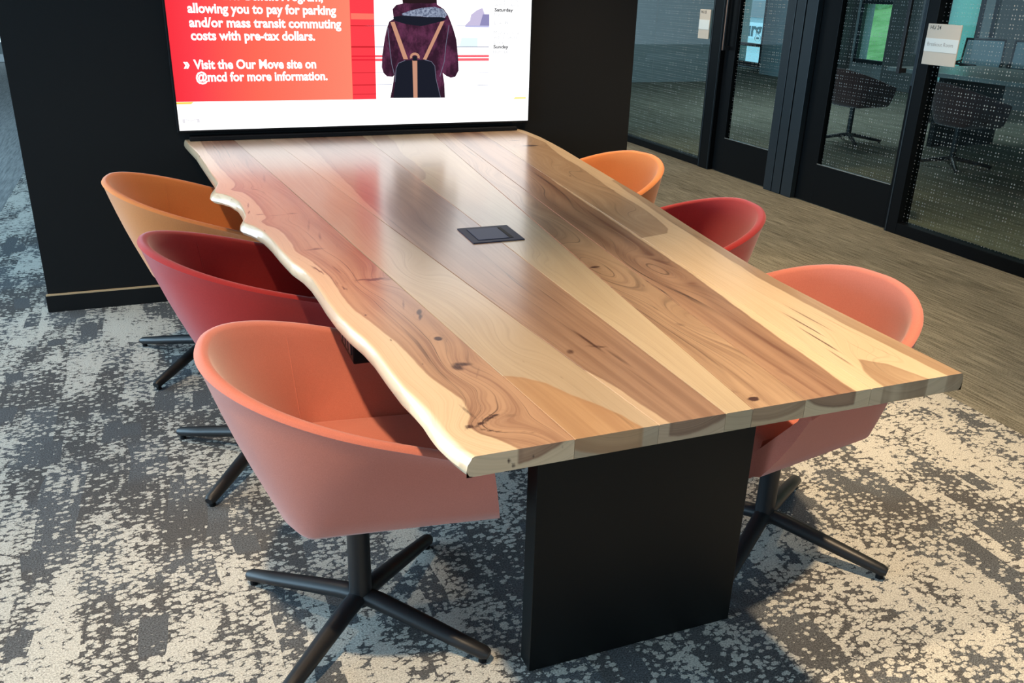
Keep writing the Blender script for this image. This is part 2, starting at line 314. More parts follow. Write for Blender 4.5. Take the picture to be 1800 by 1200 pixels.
bm=bmesh.new(); abox(bm,XW+.008,XW+.010,10.03,10.57,.2,2.45); link('roller_blind',bm,M_SHADE,bpy.data.objects['window_4'])
# piers and partitions seen through the glass
box('column',10.45,11.15,12.62,14.0,0,CEIL,M_COL,bev=.01,kind='structure').name='wall_pier'
box('wall_partition',4.45,8.75,12.9,13.02,0,CEIL,M_GREYW,bev=.004,kind='structure')
box('wall_pier',10.75,11.18,12.5,12.6,0,CEIL,M_DARKW,bev=.006,kind='structure')
box('wall_pier',11.05,11.18,10.7,11.6,0,CEIL,M_DARKW,bev=.006,kind='structure')
box('wall_pier',10.9,11.18,7.6,9.45,0,CEIL,M_DARKW,bev=.006,kind='structure')
# low white radiator cabinet seen past the left end of the black wall
box('baseboard_far',-5.8,-1.2,17.2,17.3,0,.12,M_WHITE,bev=.004,kind='structure')

# outside world
def leafy(name,c1,c2,sc):
    m=mat(name,c1,.9); q=N(m); q.base(q.mix(q.smooth(q.noise(q.obj(),sc,4,.7),.35,.65),c1,c2)); return m
M_LAWN=leafy('grass_bank',(.16,.33,.08),(.36,.55,.20),.8)
bm=bmesh.new()
n=24
def lawn_z(x,y):
    k=min(1,max(0,(x/max(y,.1)-.78)/.06)) if y>0 else 1
    up=-.9+.012*(x-12.2)**2+.17*(x-12.2)+.4*mnoise.noise((x*.3,y*.3,0)); return -.6+(up+.6)*k
g=[[bm.verts.new((12.2+i*1.6,-6+j*1.55,lawn_z(12.2+i*1.6,-6+j*1.55))) for j in range(44)] for i in range(n)]
for i in range(n-1):
    for j in range(43): bm.faces.new((g[i][j],g[i+1][j],g[i+1][j+1],g[i][j+1]))
tag(link('floor_lawn',bm,M_LAWN,smooth=True),kind='structure')
M_PAVE=mat('pavement',(.65,.80,.82),.8)
box('floor_pavement',11.45,26,16.5,60,-.4,-.32,M_PAVE,bev=0,kind='structure')
M_FOL=leafy('foliage_light',(.22,.40,.16),(.50,.66,.40),2.5)
M_TRUNK=mat('bark',(.12,.09,.06),.9)
def tree(x,y,h,r,label,z0=-.3,seed=0):
    t=thing('tree',(x,y,z0),label,'tree'); bm=bmesh.new()
    tube(bm,[(0,0,0),(.1,.05,h*.4),(0,.1,h*.75)],[.14,.1,.05],8); link('trunk',bm,M_TRUNK,t,True)
    bm=bmesh.new(); rr=random.Random(seed)
    for k in range(9):
        c=Vector((rr.uniform(-r,r)*.6,rr.uniform(-r,r)*.6,h*.7+rr.uniform(-.5,.6)*r)); q_=r*rr.uniform(.4,.7)
        res=bmesh.ops.create_icosphere(bm,subdivisions=3,radius=q_)
        for v in res['verts']: v.co=v.co*(1+.22*mnoise.noise(v.co*4.+Vector((k,0,0)))) + c
    link('crown',bm,M_FOL,t,True); return t
tree(19,21.4,1.6,.8,'pale green small tree outside the low window, to the left in it',seed=1,z0=.2)
tree(24,25.2,3.2,1.5,'taller pale green tree outside the low window, to the right in it',seed=2,z0=.6)
M_BLD=mat('pale_render',(.5,.60,.62),.8); M_BLD2=mat('brown_cladding',(.33,.30,.30),.8); M_SIGN=mat('white_sign_board',(.85,.95,.97),.5); M_LET=mat('dark_teal_lettering',(.02,.09,.10),.5)
bld=thing('street_building',(26,36,0),'pale building with a brown band across the street, behind the lettered sign','building')
box('facade',-.5,3,-8,8,-.4,6,M_BLD,bld,bev=.02); box('cladding_band',-.6,-.5,-8,8,.35,1.05,M_BLD2,bld,bev=.01)
for k in range(6): box('window',-.53,-.45,-7+k*2.4,-5.6+k*2.4,2.0,3.4,M_LET,bld,bev=.01)
def text_mesh(name,body,size,m,parent,bold=0.,align='LEFT',depth=0.,width=None,lh=1.):
    cu=bpy.data.curves.new(name,'FONT'); cu.body=body; cu.size=size; cu.align_x=align; cu.offset=bold; cu.extrude=depth; cu.resolution_u=3; cu.space_line=lh
    tmp=bpy.data.objects.new(name+'_c',cu); C.objects.link(tmp); bpy.context.view_layer.update()
    me=bpy.data.meshes.new_from_object(tmp.evaluated_get(bpy.context.evaluated_depsgraph_get()))
    bpy.data.objects.remove(tmp); bpy.data.curves.remove(cu); me.materials.clear()
    if width:
        xs=[v.co.x for v in me.vertices]; x0,x1=min(xs),max(xs); k=width/(x1-x0)
        for v in me.vertices: v.co.x=(v.co.x-x0)*k
    return link(name,me,m,parent)
sg=thing('street_sign',(18,24.8,-.4),'low white sign board with large dark teal letters outside the left meeting room','sign')
box('board',0,.06,-1.6,1.6,.42,.9,M_SIGN,sg,bev=.01)
for yy in (-1.2,1.2): box('leg',.01,.06,yy-.04,yy+.04,0,.44,M_FRAME2,sg,bev=.004)
tx=text_mesh('lettering','ourg',.62,M_LET,sg,bold=.012,depth=.008,width=1.25); tx.location=(-.01,.68,.50); tx.rotation_euler=(math.pi/2,0,-math.pi/2)

# ------------------------------------------------------------------ live-edge table
T=.74; TH=.036; Y0=1.105; Y1=4.155
LEFT=[(0.091,4.204),(0.106,4.034),(0.128,3.836),(0.142,3.607),(0.155,3.371),(0.1655,3.215),(0.158,3.165),(0.148,3.11),(0.145,3.075),(0.150,3.044),(0.172,3.021),(0.193,2.975),(0.209,2.9),(0.2125,2.80),(0.211,2.72),(0.205,2.685),(0.197,2.649),(0.199,2.624),(0.222,2.576),(0.241,2.507),(0.253,2.411),(0.262,2.313),(0.276,2.19),(0.292,2.117),(0.300,2.049),(0.303,1.968),(0.305,1.879),(0.311,1.784),(0.322,1.693),(0.336,1.62),(0.343,1.552),(0.346,1.462),(0.351,1.378),(0.361,1.315),(0.368,1.264),(0.3695,1.219),(0.371,1.187),(0.377,1.146),(0.383,1.118),(0.389,1.104)]
RIGHT=[(1.672,4.17),(1.69,4.079),(1.691,3.9),(1.675,3.701),(1.658,3.544),(1.630,3.328),(1.591,3.02),(1.546,2.673),(1.512,2.454),(1.474,2.215),(1.442,1.998),(1.420,1.845),(1.405,1.7),(1.396,1.5),(1.392,1.3),(1.388,1.105)]
HEART1=[(0.153,4.2),(0.171,3.788),(0.193,3.489),(0.209,3.332),(0.222,3.18),(0.214,3.118),(0.199,3.09),(0.206,3.07),(0.236,3.034),(0.255,2.925),(0.266,2.777),(0.268,2.668),(0.255,2.645),(0.245,2.628),(0.257,2.578),(0.278,2.545),(0.293,2.464),(0.299,2.376),(0.297,2.286),(0.325,2.181),(0.344,2.049),(0.344,1.904),(0.352,1.797),(0.376,1.676),(0.394,1.579),(0.401,1.502),(0.408,1.423),(0.423,1.354),(0.436,1.297),(0.430,1.237),(0.412,1.205),(0.420,1.173),(0.444,1.144),(0.466,1.106)]
SEAMS=[((0.299,4.103),(0.561,1.107)),((0.452,4.165),(0.716,1.105)),((0.875,4.108),(0.848,1.102)),((1.209,4.038),(0.903,1.102)),((1.296,4.089),(1.016,1.102)),((1.456,4.073),(1.165,1.102))]
def interp(poly):
    p=sorted(poly,key=lambda a:a[1]); ys=np.array([a[1] for a in p]); xs=np.array([a[0] for a in p])
    # smooth a little with a dense resample
    yy=np.linspace(ys[0],ys[-1],900); xx=np.interp(yy,ys,xs); k=np.hanning(11); k/=k.sum(); xs2=np.convolve(np.pad(xx,5,mode='edge'),k,'valid')
    return lambda y:np.interp(y,yy,xs2)
fL=interp(LEFT); fR=interp(RIGHT); fH=interp(HEART1)
def seamf(s): (xa,ya),(xb,yb)=s; return lambda y:xb+(xa-xb)*(y-yb)/(ya-yb)
BO=[fL]+[seamf(s) for s in SEAMS]+[fR]
def inpoly_sdf(P,poly):
    poly=np.array(poly,float); d=np.full(len(P),1e9); ins=np.zeros(len(P),bool); n=len(poly)
    for i in range(n):
        a=poly[i]; b=poly[(i+1)%n]; ab=b-a; t=np.clip(((P-a)@ab)/(ab@ab),0,1); q=P-(a+t[:,None]*ab); d=np.minimum(d,np.hypot(q[:,0],q[:,1]))
        c=((a[1]>P[:,1])!=(b[1]>P[:,1])); 
        with np.errstate(divide='ignore',invalid='ignore'): xi=(b[0]-a[0])*(P[:,1]-a[1])/(b[1]-a[1]+1e-12)+a[0]
        ins^=(c&(P[:,0]<xi))
    return np.where(ins,d,-d)
# knots: x, y, half length along its axis, half width, angle from +x (deg), strength
KN=[[(.445,1.994,.030,.010,8,1.),(.415,2.00,.028,.005,5,.9),(.470,1.985,.02,.016,0,.5),(.484,1.744,.007,.022,-20,.9),(.478,1.715,.005,.03,-18,.7),(.463,1.80,.004,.05,-14,.55),(.478,1.582,.010,.012,0,1.),(.483,1.444,.026,.012,-15,.75),(.470,1.432,.012,.02,20,.75),(.50,1.40,.004,.05,-25,.45),
     (.354,2.30,.018,.010,0,.6),(.345,2.29,.040,.006,2,.8),(.279,3.070,.020,.005,5,.8),(.25,3.085,.045,.003,4,.55),(.255,2.714,.020,.008,0,.7),(.30,2.69,.045,.005,4,.6),(.349,2.70,.022,.008,-4,.8),(.375,2.55,.006,.10,-10,.55),(.385,2.42,.006,.07,-8,.55),
     (.30,3.55,.008,.20,-3,.5),(.33,3.25,.007,.12,-6,.6),(.27,3.8,.004,.14,-3,.45),(.24,3.95,.008,.05,-3,.5),(.41,2.3,.004,.05,-10,.4),
     (.438,1.205,.022,.004,28,.95),(.462,1.222,.02,.005,24,.95),(.415,1.20,.010,.008,0,.85),(.43,1.25,.005,.045,10,.6),(.495,1.215,.02,.008,0,.5),(.445,1.175,.035,.004,-32,.7),(.50,1.15,.04,.003,-28,.5),
     (.37,2.1,.004,.05,8,.7),(.325,2.11,.003,.055,14,.9),(.36,1.95,.003,.022,10,.9),(.368,1.76,.004,.006,0,.9),(.385,1.60,.003,.004,0,.9),(.412,1.47,.003,.003,0,.8),(.19,2.96,.002,.012,0,.7),(.225,2.75,.004,.030,-10,.8),(.232,2.84,.002,.05,-6,.7),(.245,2.52,.003,.02,0,.6),(.135,3.75,.003,.03,0,.6),(.18,3.55,.003,.02,0,.5)],
    [(.575,2.05,.012,.006,0,.15),(.64,1.33,.004,.012,0,.5),(.60,1.42,.003,.008,0,.5),(.553,1.58,.003,.02,0,.3)],
    [(.771,1.444,.030,.006,-25,.75),(.765,1.48,.006,.09,4,.7),(.785,1.38,.006,.07,4,.6),(.707,1.436,.010,.016,-20,.7),(.80,1.75,.003,.14,2,.55),(.74,1.65,.003,.1,3,.4),(.78,1.28,.003,.12,3,.5),(.60,3.6,.003,.12,-5,.5),(.62,3.05,.010,.006,0,.5),(.72,2.6,.003,.12,-4,.35),(.66,1.9,.004,.2,-6,.35)],
    [(.93,3.95,.012,.03,0,.3),(.85,2.9,.003,.12,0,.3)],
    [(1.018,2.275,.006,.014,0,.9),(1.007,1.930,.016,.007,0,1.2),(.928,1.139,.012,.008,0,1.3),(.914,1.175,.010,.016,20,.5),(1.055,1.76,.005,.018,-15,.6),(1.0,1.50,.012,.02,25,.5),(.965,1.36,.004,.05,-10,.4),(1.14,3.4,.006,.25,-3,.35),(.985,1.22,.003,.10,0,.45)],
    [(1.12,1.45,.004,.25,-2,.35),(1.16,1.3,.005,.03,0,.4),(1.05,1.22,.008,.03,5,.5),(1.22,2.2,.005,.35,-5,.4),(1.28,2.9,.005,.35,-6,.35)],
    [(1.549,3.674,.045,.020,0,1.),(1.515,3.675,.03,.006,0,.7),(1.532,3.819,.035,.012,-5,.8),(1.482,3.224,.03,.02,10,.45),(1.441,3.013,.008,.006,0,.9),(1.485,2.86,.004,.004,0,.8),(1.262,1.42,.003,.10,-3,.75),(1.235,1.33,.003,.10,-4,.8),(1.30,1.45,.003,.12,-2,.7),(1.335,1.38,.003,.14,0,.55),(1.21,1.24,.003,.07,-6,.7),(1.285,1.26,.003,.09,0,.5),(1.32,1.24,.003,.09,4,.5),(1.27,1.62,.003,.09,-4,.35)]]
# rings of grain around branch points: plank -> x, y, radius x, radius y, lift
SW=[[(.445,1.994,.05,.09,.05),(.483,1.444,.04,.08,.04),(.44,1.19,.06,.08,.07),(.47,1.29,.02,.03,.02)],
    [(.554,2.027,.055,.13,.07),(.60,1.5,.05,.12,.05),(.53,2.35,.05,.2,.04),(.52,2.9,.06,.3,.04)],
    [(.71,2.45,.05,.2,.04),(.62,3.3,.05,.3,.04)],
    [(.95,3.4,.06,.35,.06),(.88,2.0,.04,.14,.05),(.88,1.75,.04,.2,.05)],
    [(1.0,1.95,.062,.24,.16),(1.03,1.52,.05,.14,.06),(1.10,2.6,.04,.14,.04),(1.14,3.1,.05,.25,.05)],
    [(1.145,1.88,.050,.16,.13),(1.2,2.6,.05,.3,.04)],
    [(1.55,3.67,.07,.16,.06),(1.45,3.0,.07,.30,.09),(1.36,2.35,.06,.2,.08),(1.25,1.15,.06,.16,.09),(1.33,1.9,.05,.3,.05)]]
tanR=interp([(1.64,4.2),(1.653,3.996),(1.652,3.743),(1.602,3.514),(1.575,3.356),(1.558,3.18),(1.527,3.003),(1.480,2.71),(1.463,2.548),(1.44,2.387),(1.40,2.22),(1.36,2.16)])
sap6=interp([(1.46,3.5),(1.39,3.2),(1.342,2.963),(1.300,2.582),(1.270,2.264),(1.241,1.998),(1.222,1.801),(1.187,1.572),(1.163,1.4),(1.148,1.268),(1.129,1.107)])
strip7=interp([(1.56,2.9),(1.46,2.35),(1.402,1.974),(1.374,1.766),(1.361,1.602),(1.352,1.398),(1.350,1.2),(1.35,1.107)])
def heart_field(i,P):
    x,y=P[:,0],P[:,1]; big=np.full(len(P),.5)
    if i==0: return x-fH(y)
    if i==1: return inpoly_sdf(P,[(.30,1.08),(.30,1.40),(0.539,1.372),(0.571,1.353),(0.602,1.315),(0.627,1.252),(0.653,1.207),(0.674,1.156),(0.692,1.08)])
    if i==2: return np.maximum(-.1,x-np.interp(y,[1.1,1.16,1.24,1.29,1.36,1.485,1.6],[.737,.728,.720,.709,.692,.678,.60]))
    if i==3: return inpoly_sdf(P,[(0.927,4.2),(0.999,4.2),(0.975,3.865),(0.935,3.59),(0.937,3.404),(0.92,3.198),(0.893,3.097),(0.864,3.063),(0.85,3.213),(0.855,3.397),(.87,3.7)])
    if i==4: return np.maximum(big,0)
    if i==5: return sap6(y)-x
    a=np.minimum(tanR(y)-x,y-2.17+.25*np.abs(x-1.36)); b=np.minimum(x-strip7(y),2.9-y)
    c=inpoly_sdf(P,[(1.242,1.225),(1.211,1.173),(1.197,1.129),(1.190,1.08),(1.31,1.08),(1.279,1.186)])
    return np.maximum(np.maximum(a,b),c)
SP=dict(sap=(.66,.455,.265),sap2=(.50,.315,.165),heart=(.47,.275,.145),heart2=(.27,.135,.065))
WM=[wood('hickory_live_edge_board',(.72,.54,.36),(.62,.44,.27),(.46,.275,.165),(.25,.125,.075),3.,1.2),
    wood('pale_board_with_warm_end',(.50,.39,.27),(.39,.29,.19),(.50,.31,.165),(.38,.215,.11),13.,.7),
    wood('brown_board',(.56,.42,.285),(.43,.305,.20),(.36,.225,.145),(.235,.135,.085),23.,1.),
    wood('pale_narrow_board',(.53,.42,.28),(.42,.32,.205),(.41,.30,.205),(.32,.22,.145),33.,.6),
    wood('tan_cathedral_board',(.58,.42,.265),(.45,.31,.185),(.42,.275,.165),(.24,.14,.08),43.,1.1),
    wood('dark_streaked_board',(.66,.50,.32),(.54,.39,.24),(.36,.215,.13),(.20,.105,.06),53.,1.3),
    wood('cream_board_with_tan_grain',(.68,.52,.345),(.57,.41,.255),(.47,.33,.205),(.34,.215,.125),63.,.8)]
table=thing('meeting_table',(0,0,0),'long live-edge table of light and brown wood boards on black panel legs','table')
ny=430; ys=np.linspace(Y0,Y1,ny)
for i in range(7):
    xl=BO[i](ys); xr=BO[i+1](ys); wmin=float(np.mean(xr-xl)); nx=max(14,int(wmin/.004))
    gl=0.0003 if i>0 else 0.; gr=.0003 if i<6 else 0.
    live_l=(i==0); live_r=(i==6)
    t=np.linspace(0,1,nx); 
    cols=[]   # list of (x array, z array)
    prof=[]
    if live_l:
        bul=.006+.010*np.exp(-((ys-1.22)/.13)**2)+.010*np.exp(-((ys-3.05)/.12)**2)+.009*np.exp(-((ys-2.6)/.10)**2)+.002*np.sin(ys*9)
        for (o,dz) in ((-.35,-TH),(.5,-.034),(1.,-.025),(.8,-.014),(.25,-.006),(.02,-.002)): cols.append((xl-o*bul,np.full(ny,T+dz)))
        top=xl[:,None]+.003+(xr-gr-xl-.003)[:,None]*t[None]
    else:
        cols.append((xl+gl,np.full(ny,T-TH))); cols.append((xl+gl,np.full(ny,T-.0012)))
        top=(xl+gl+.0012)[:,None]+(xr-gr-xl-gl-.0012)[:,None]*t[None]
    if i<6: top=top.copy(); top[:,-1]=xr-gr-.0012
    for k in range(nx): cols.append((top[:,k],np.full(ny,T)))
    if live_r:
        bul=np.full(ny,.004)+.002*np.sin(ys*7)
        for (o,dz) in ((.3,-.002),(.7,-.006),(1.,-.016),(.6,-.03),(-.3,-TH)): cols.append((xr+o*bul,np.full(ny,T+dz)))
    else:
        cols.append((xr-gr,np.full(ny,T-.0012))); cols.append((xr-gr,np.full(ny,T-TH)))
    nc=len(cols); Xa=np.stack([c[0] for c in cols],1); Za=np.stack([c[1] for c in cols],1); Ya=np.repeat(ys[:,None],nc,1)
    V=np.stack([Xa,Ya,Za],2).reshape(-1,3); idx=np.arange(ny*nc).reshape(ny,nc)
    q=np.stack([idx[:-1,:-1],idx[:-1,1:],idx[1:,1:],idx[1:,:-1]],2).reshape(-1,4)
    # underside closing strip
    under=np.stack([idx[:-1,-1],idx[:-1,0],idx[1:,0],idx[1:,-1]],1)
    # near end-grain face: fine grid
    nz=10; xs0,zs0=Xa[0],Za[0]; off=len(V)
    fine=np.linspace(xs0.min()if 0 else 0,1,nc)
    rows=[]
    topz=zs0; 
    for r in range(nz+1):
        f=r/nz
        # interpolate between the upper profile and the underside
        zz=topz*(1-f)+(T-TH)*f; zz=np.minimum(zz,topz); rows.append(np.stack([xs0,np.full(nc,Y0),zz],1))
    E=np.concatenate(rows); ie=off+np.arange((nz+1)*nc).reshape(nz+1,nc)
    qe=np.stack([ie[:-1,:-1],ie[1:,:-1],ie[1:,1:],ie[:-1,1:]],2).reshape(-1,4)
    far=np.stack([xs0*0+Xa[-1],np.full(nc,Y1),Za[-1]],1); 
    VV=np.concatenate([V,E]); Q=np.concatenate([q,under,qe])
    me=bpy.data.meshes.new('plank'); me.vertices.add(len(VV)); me.vertices.foreach_set('co',VV.ravel().astype(np.float32))
    me.loops.add(len(Q)*4); me.loops.foreach_set('vertex_index',Q.ravel().astype(np.int32)); me.polygons.add(len(Q)); me.polygons.foreach_set('loop_start',np.arange(0,len(Q)*4,4,dtype=np.int32)); me.polygons.foreach_set('loop_total',np.full(len(Q),4,np.int32)); me.update(calc_edges=True)
    # attributes
    P=V[:,:2]; x,y=P[:,0],P[:,1]
    if i==0:
        xb=fH(y); g_=np.where(x>xb,(x-xb)/(BO[1](y)-xb)*.16,(x-xb)*1.0)
    else:
        a=BO[i](y); b=BO[i+1](y); g_=(x-a)/(b-a)*wmin
        if i==6: g_=g_*1.0
    g_=g_+.012*np.sin(y*2.3+i*2)+.006*np.sin(y*6.1+i)+i*1.7
    for (kx,ky,rx,ry,A) in SW[i]:
        r2=((x-kx)/rx)**2+((y-ky)/ry)**2; g_=g_+A*np.exp(-r2)
    rg=np.zeros(len(P))
    for (kx,ky,rx,ry,A) in SW[i]:
        rg=np.maximum(rg,min(1.,A/.07)*np.exp(-.45*(((x-kx)/rx)**2+((y-ky)/ry)**2)))
    tn=np.zeros(len(P))
    if i==0: tn=np.clip((x-(BO[1](y)-.085))/.06,0,1)*np.clip((y-1.5)/.6,0,1)*.75
    if i==5: tn=np.maximum(.75*np.exp(-((x-(sap6(y)-.035))/.022)**2),.55*np.exp(-((x-(BO[5](y)+.03))/.02)**2))
    if i==4: tn=.55*np.clip((BO[5](y)-x-.06)/.05,0,1)*np.exp(-((y-2.1)/.6)**2)
    if i==2: tn=.35*np.exp(-((x-(BO[2](y)+.09))/.05)**2)
    dk=np.zeros(len(P))
    for (kx,ky,lx,ly,an,stn) in KN[i]:
        c_,s_=math.cos(math.radians(an)),math.sin(math.radians(an)); dx,dy=x-kx,y-ky; u=(dx*c_+dy*s_)/max(lx,.0035); v=(-dx*s_+dy*c_)/max(ly,.0045)
        dk=np.maximum(dk,stn*np.exp(-(u*u+v*v)**1.3))
        if stn>=.9 and max(lx,ly)<.06:
            r=np.sqrt((u/1.7)**2+(v/2.2)**2); dk=np.maximum(dk,.42*np.exp(-((r-1.)/.16)**2))
    hf=heart_field(i,P)
    # end grain
    xe,ze=E[:,0],E[:,2]; xc=(xs0.min()+xs0.max())/2+(.02 if i%2 else -.02)
    r=np.sqrt(((xe-xc)*.55)**2+(ze-(T+.035))**2); ge=r*1.2+i*1.7
    base_h=heart_field(i,np.stack([xe,np.full(len(xe),Y0)],1)); he=np.minimum(base_h,(.075 if i in(1,3) else .062)-r if i not in (6,) else .001)
    he=np.where(base_h<-.04,base_h,he)
    de=np.zeros(len(E))
    for (kx,kz,w_,s2) in ((.448,.722,.004,.8),(.456,.712,.004,.8),(.489,.722,.003,.7),(.54,.73,.004,.5)): 
        if i==0: de=np.maximum(de,s2*np.exp(-(((xe-kx)/w_)**2+((ze-kz)/.006)**2)))
    for nm,arr in (('flow',np.concatenate([g_,ge])),('heart',np.concatenate([hf,he])),('dark',np.concatenate([dk,de])),('ring',np.concatenate([rg,np.full(len(E),.55)])),('tone',np.concatenate([tn,np.zeros(len(E))]))):
        at=me.attributes.new(nm,'FLOAT','POINT'); at.data.foreach_set('value',arr.astype(np.float32))
    sm=np.ones(len(Q),bool); sm[len(q)+len(under):]=False; 
    me.polygons.foreach_set('use_smooth',sm)
    po=link('plank',me,WM[i],table)
    try: me.set_sharp_from_angle(angle=math.radians(38))
    except Exception: pass
PL=['live-edge outer board, cream sapwood edge and knotty brown heartwood','pale board with a warm brown patch at its near end','brown board with dark streaks','narrow pale board','tan board with oval knot rings','dark streaked brown board with a cream margin','cream outer board with tan grain and black knots']
for o,l in zip([c for c in table.children],PL): o['label']=l
# panel legs
for (ya,yb) in ((1.382,1.433),(3.62,3.671)):
    bm=bmesh.new(); abox(bm,.623,1.146,ya,yb,0.001,T-TH-.0005,.0015); link('leg_panel',bm,M_BLACK,table)
bm=bmesh.new(); abox(bm,.70,1.06,1.433,3.62,T-TH-.12,T-TH-.001,.002); link('spine_beam',bm,M_BLACK,table)
# under-table socket box
sb=thing('socket_box',(.372,1.83,.6255),'black socket box clipped under the table edge behind the nearest left chair','socket box',rz=0)
box('housing',-.035,.035,-.07,.07,0,.078,M_PLAST,sb,bev=.004)
for yy in (-.045,-.015,.015,.045): box('socket',-.038,-.034,yy-.011,yy+.011,.018,.060,M_FRAME2,sb,bev=.001)
# flush power grommet in the table top
gr=thing('power_grommet',(0,0,T),'dark blue-grey flush power box set into the middle of the table top','power box')
bm=bmesh.new(); prism(bm,[(.776,2.222),(.930,2.222),(.936,2.382),(.780,2.382)],.0003,.0030); gp=link('frame_plate',bm,M_GROM,gr)
bm=bmesh.new(); prism(bm,[(.797,2.243),(.893,2.243),(.897,2.361),(.801,2.361)],.0031,.0034); link('shadow_gap',bm,M_PLAST,gr)
bm=bmesh.new(); prism(bm,[(.7985,2.2445),(.8915,2.2445),(.8955,2.3595),(.8025,2.3595)],.0033,.0042); link('lid',bm,M_GROM2,gr)
bm=bmesh.new(); prism(bm,[(.8945,2.245),(.905,2.245),(.909,2.361),(.8985,2.361)],.0032,.0036); link('brush_slot',bm,M_PLAST,gr)

# ------------------------------------------------------------------ tub chairs
def u_path(a,b,xc,xf,npt=26,nf=10,n=2.2):
    pts=[]
    for k in range(npt+1):
        t_=k/npt*math.pi/2; pts.append((-(a+xc)*math.cos(t_)**(2/n)+xc,b*math.sin(t_)**(2/n)))
    for k in range(1,nf+1): pts.append((xc+(xf-xc)*k/nf,b))
    full=[(x,-y) for x,y in pts[::-1]]+pts[1:]
    return full
def shell_mesh():
    rim=u_path(.304,.289,.057,.245); bot=u_path(.158,.190,-.096,.286); n=len(rim)
    z0=.359; zb,zf=.733,.564
    rimz=[zb+(zf-zb)*max(0,(x+.3)/.55)**.946 for x,_ in rim]
    def nrm(path,i):
        a=path[max(i-1,0)]; b=path[min(i+1,n-1)]; d=Vector((b[0]-a[0],b[1]-a[1])).normalized(); return Vector((-d.y,d.x))   # outward
    bm=bmesh.new(); rings=[]
    TK=.030
    for i in range(n):
        rb=Vector((*bot[i],z0)); rr=Vector((*rim[i],rimz[i])); nb=nrm(bot,i); nr=nrm(rim,i)
        nb3=Vector((nb.x,nb.y,0)); nr3=Vector((nr.x,nr.y,0)); sec=[]
        # underside to outer wall (rounded), outer wall, rolled rim, inner wall
        R_=.028
        for a in (0,30,60): 
            ar=math.radians(a); sec.append(rb-nb3*(R_*(1-math.sin(ar)))+Vector((0,0,R_*(1-math.cos(ar)))))
        for f_ in (.10,.25,.4,.55,.7,.85,.955):
            p=rb.lerp(rr,f_); bul=.010*math.sin(math.pi*f_); nn=nb3.lerp(nr3,f_).normalized(); sec.append(p+nn*bul)
        rc=.013
        cpt=rr-nr3*rc-Vector((0,0,rc))
        for a in (15,45,75,105,135,165):
            ar=math.radians(a); sec.append(cpt+nr3*(rc*math.cos(ar))*(1 if a<90 else (TK-rc)/rc*1.0)+Vector((0,0,rc*math.sin(ar))))
        inn_t=rr-nr3*TK-Vector((0,0,.02)); inb=rb-nb3*.030+Vector((0,0,.05))
        # inner foot stays inside
        for f_ in (0.06,.25,.45,.65,.85,1.): sec.append(inn_t.lerp(inb,f_))
        rings.append([bm.verts.new(p) for p in sec])
    m_=len(rings[0])
    for A_,B_ in zip(rings,rings[1:]):
        for k in range(m_-1): bm.faces.new((A_[k],B_[k],B_[k+1],A_[k+1]))
    # end caps and underside
    for R in (rings[0],rings[-1]):
        bm.faces.new(R if R is rings[-1] else R[::-1])
    bm.faces.new([R[0] for R in rings])
    bmesh.ops.recalc_face_normals(bm,faces=bm.faces[:])
    me=bpy.data.meshes.new('shell'); bm.to_mesh(me); bm.free(); return me,rim,bot,rimz
SHELL,RIM,BOT,RIMZ=shell_mesh()
def seat_mesh():
    bm=bmesh.new()
    path=u_path(.116,.150,-.075,.262,14,6); rows=[]
    lev=[(.368,.004),(.376,0.),(.425,.0),(.440,.003),(.450,.010),(.454,.024)]
    for z,o in lev:
        ky=1+(z-.37)*2.5; kx=1+(z-.37)*2.6; r=[]
        for (x,y) in path:
            xx=x*kx+o if x<0 else x-(o if x>.2 else 0); yy=y*ky; yy=yy-math.copysign(min(o,abs(yy)),yy)
            r.append(bm.verts.new((xx,yy,z)))
        rows.append(r)
    for a,b in zip(rows,rows[1:]):
        for k in range(len(a)): bm.faces.new((a[k],a[(k+1)%len(a)],b[(k+1)%len(a)],b[k]))
    bm.faces.new(rows[0][::-1]); bm.faces.new(rows[-1])
    bmesh.ops.recalc_face_normals(bm,faces=bm.faces[:]); me=bpy.data.meshes.new('seat'); bm.to_mesh(me); bm.free(); return me
SEAT=seat_mesh()
def seam_mesh(which):
    # stitched welts: up the inside where back and side panels meet, and down the outside of the back
    bm=bmesh.new(); n=len(RIM); 
    for i in (which,):
        pts=[]
        a=RIM[max(i-1,0)]; b=RIM[i+1]; d=Vector((b[0]-a[0],b[1]-a[1])).normalized(); nr=Vector((-d.y,d.x,0))
        a=BOT[i-1]; b=BOT[i+1]; d=Vector((b[0]-a[0],b[1]-a[1])).normalized(); nb=Vector((-d.y,d.x,0))
        t_=Vector((*RIM[i],RIMZ[i]))-nr*.030-Vector((0,0,.02)); bb_=Vector((*BOT[i],.359))-nb*.030+Vector((0,0,.05))
        for f_ in (.03,.2,.4,.6,.8): 
            p=t_.lerp(bb_,f_)-nr*.0002; pts.append(p)
        tube(bm,pts,.0011,6)
    me=bpy.data.meshes.new('seam'); bm.to_mesh(me); bm.free(); return me
SEAMS_=[seam_mesh(19),seam_mesh(len(RIM)-20)]
def leg_mesh():
    bm=bmesh.new(); tube(bm,[(.0,0,.076),(.05,0,.072),(.15,0,.055),(.25,0,.037),(.322,0,.0245),(.334,0,.0225)],[.0235,.0235,.022,.020,.018,.012],12,flat=.82)
    me=bpy.data.meshes.new('leg'); bm.to_mesh(me); bm.free(); return me
LEG=leg_mesh()
def col_mesh():
    bm=bmesh.new(); tube(bm,[(0,0,.050),(0,0,.058),(0,0,.10),(0,0,.30),(0,0,.358)],[.020,.028,.0265,.0255,.0255],20); tube(bm,[(0,0,.348),(0,0,.3585)],[.07,.075],24)
    me=bpy.data.meshes.new('column'); bm.to_mesh(me); bm.free(); return me
COLM=col_mesh()
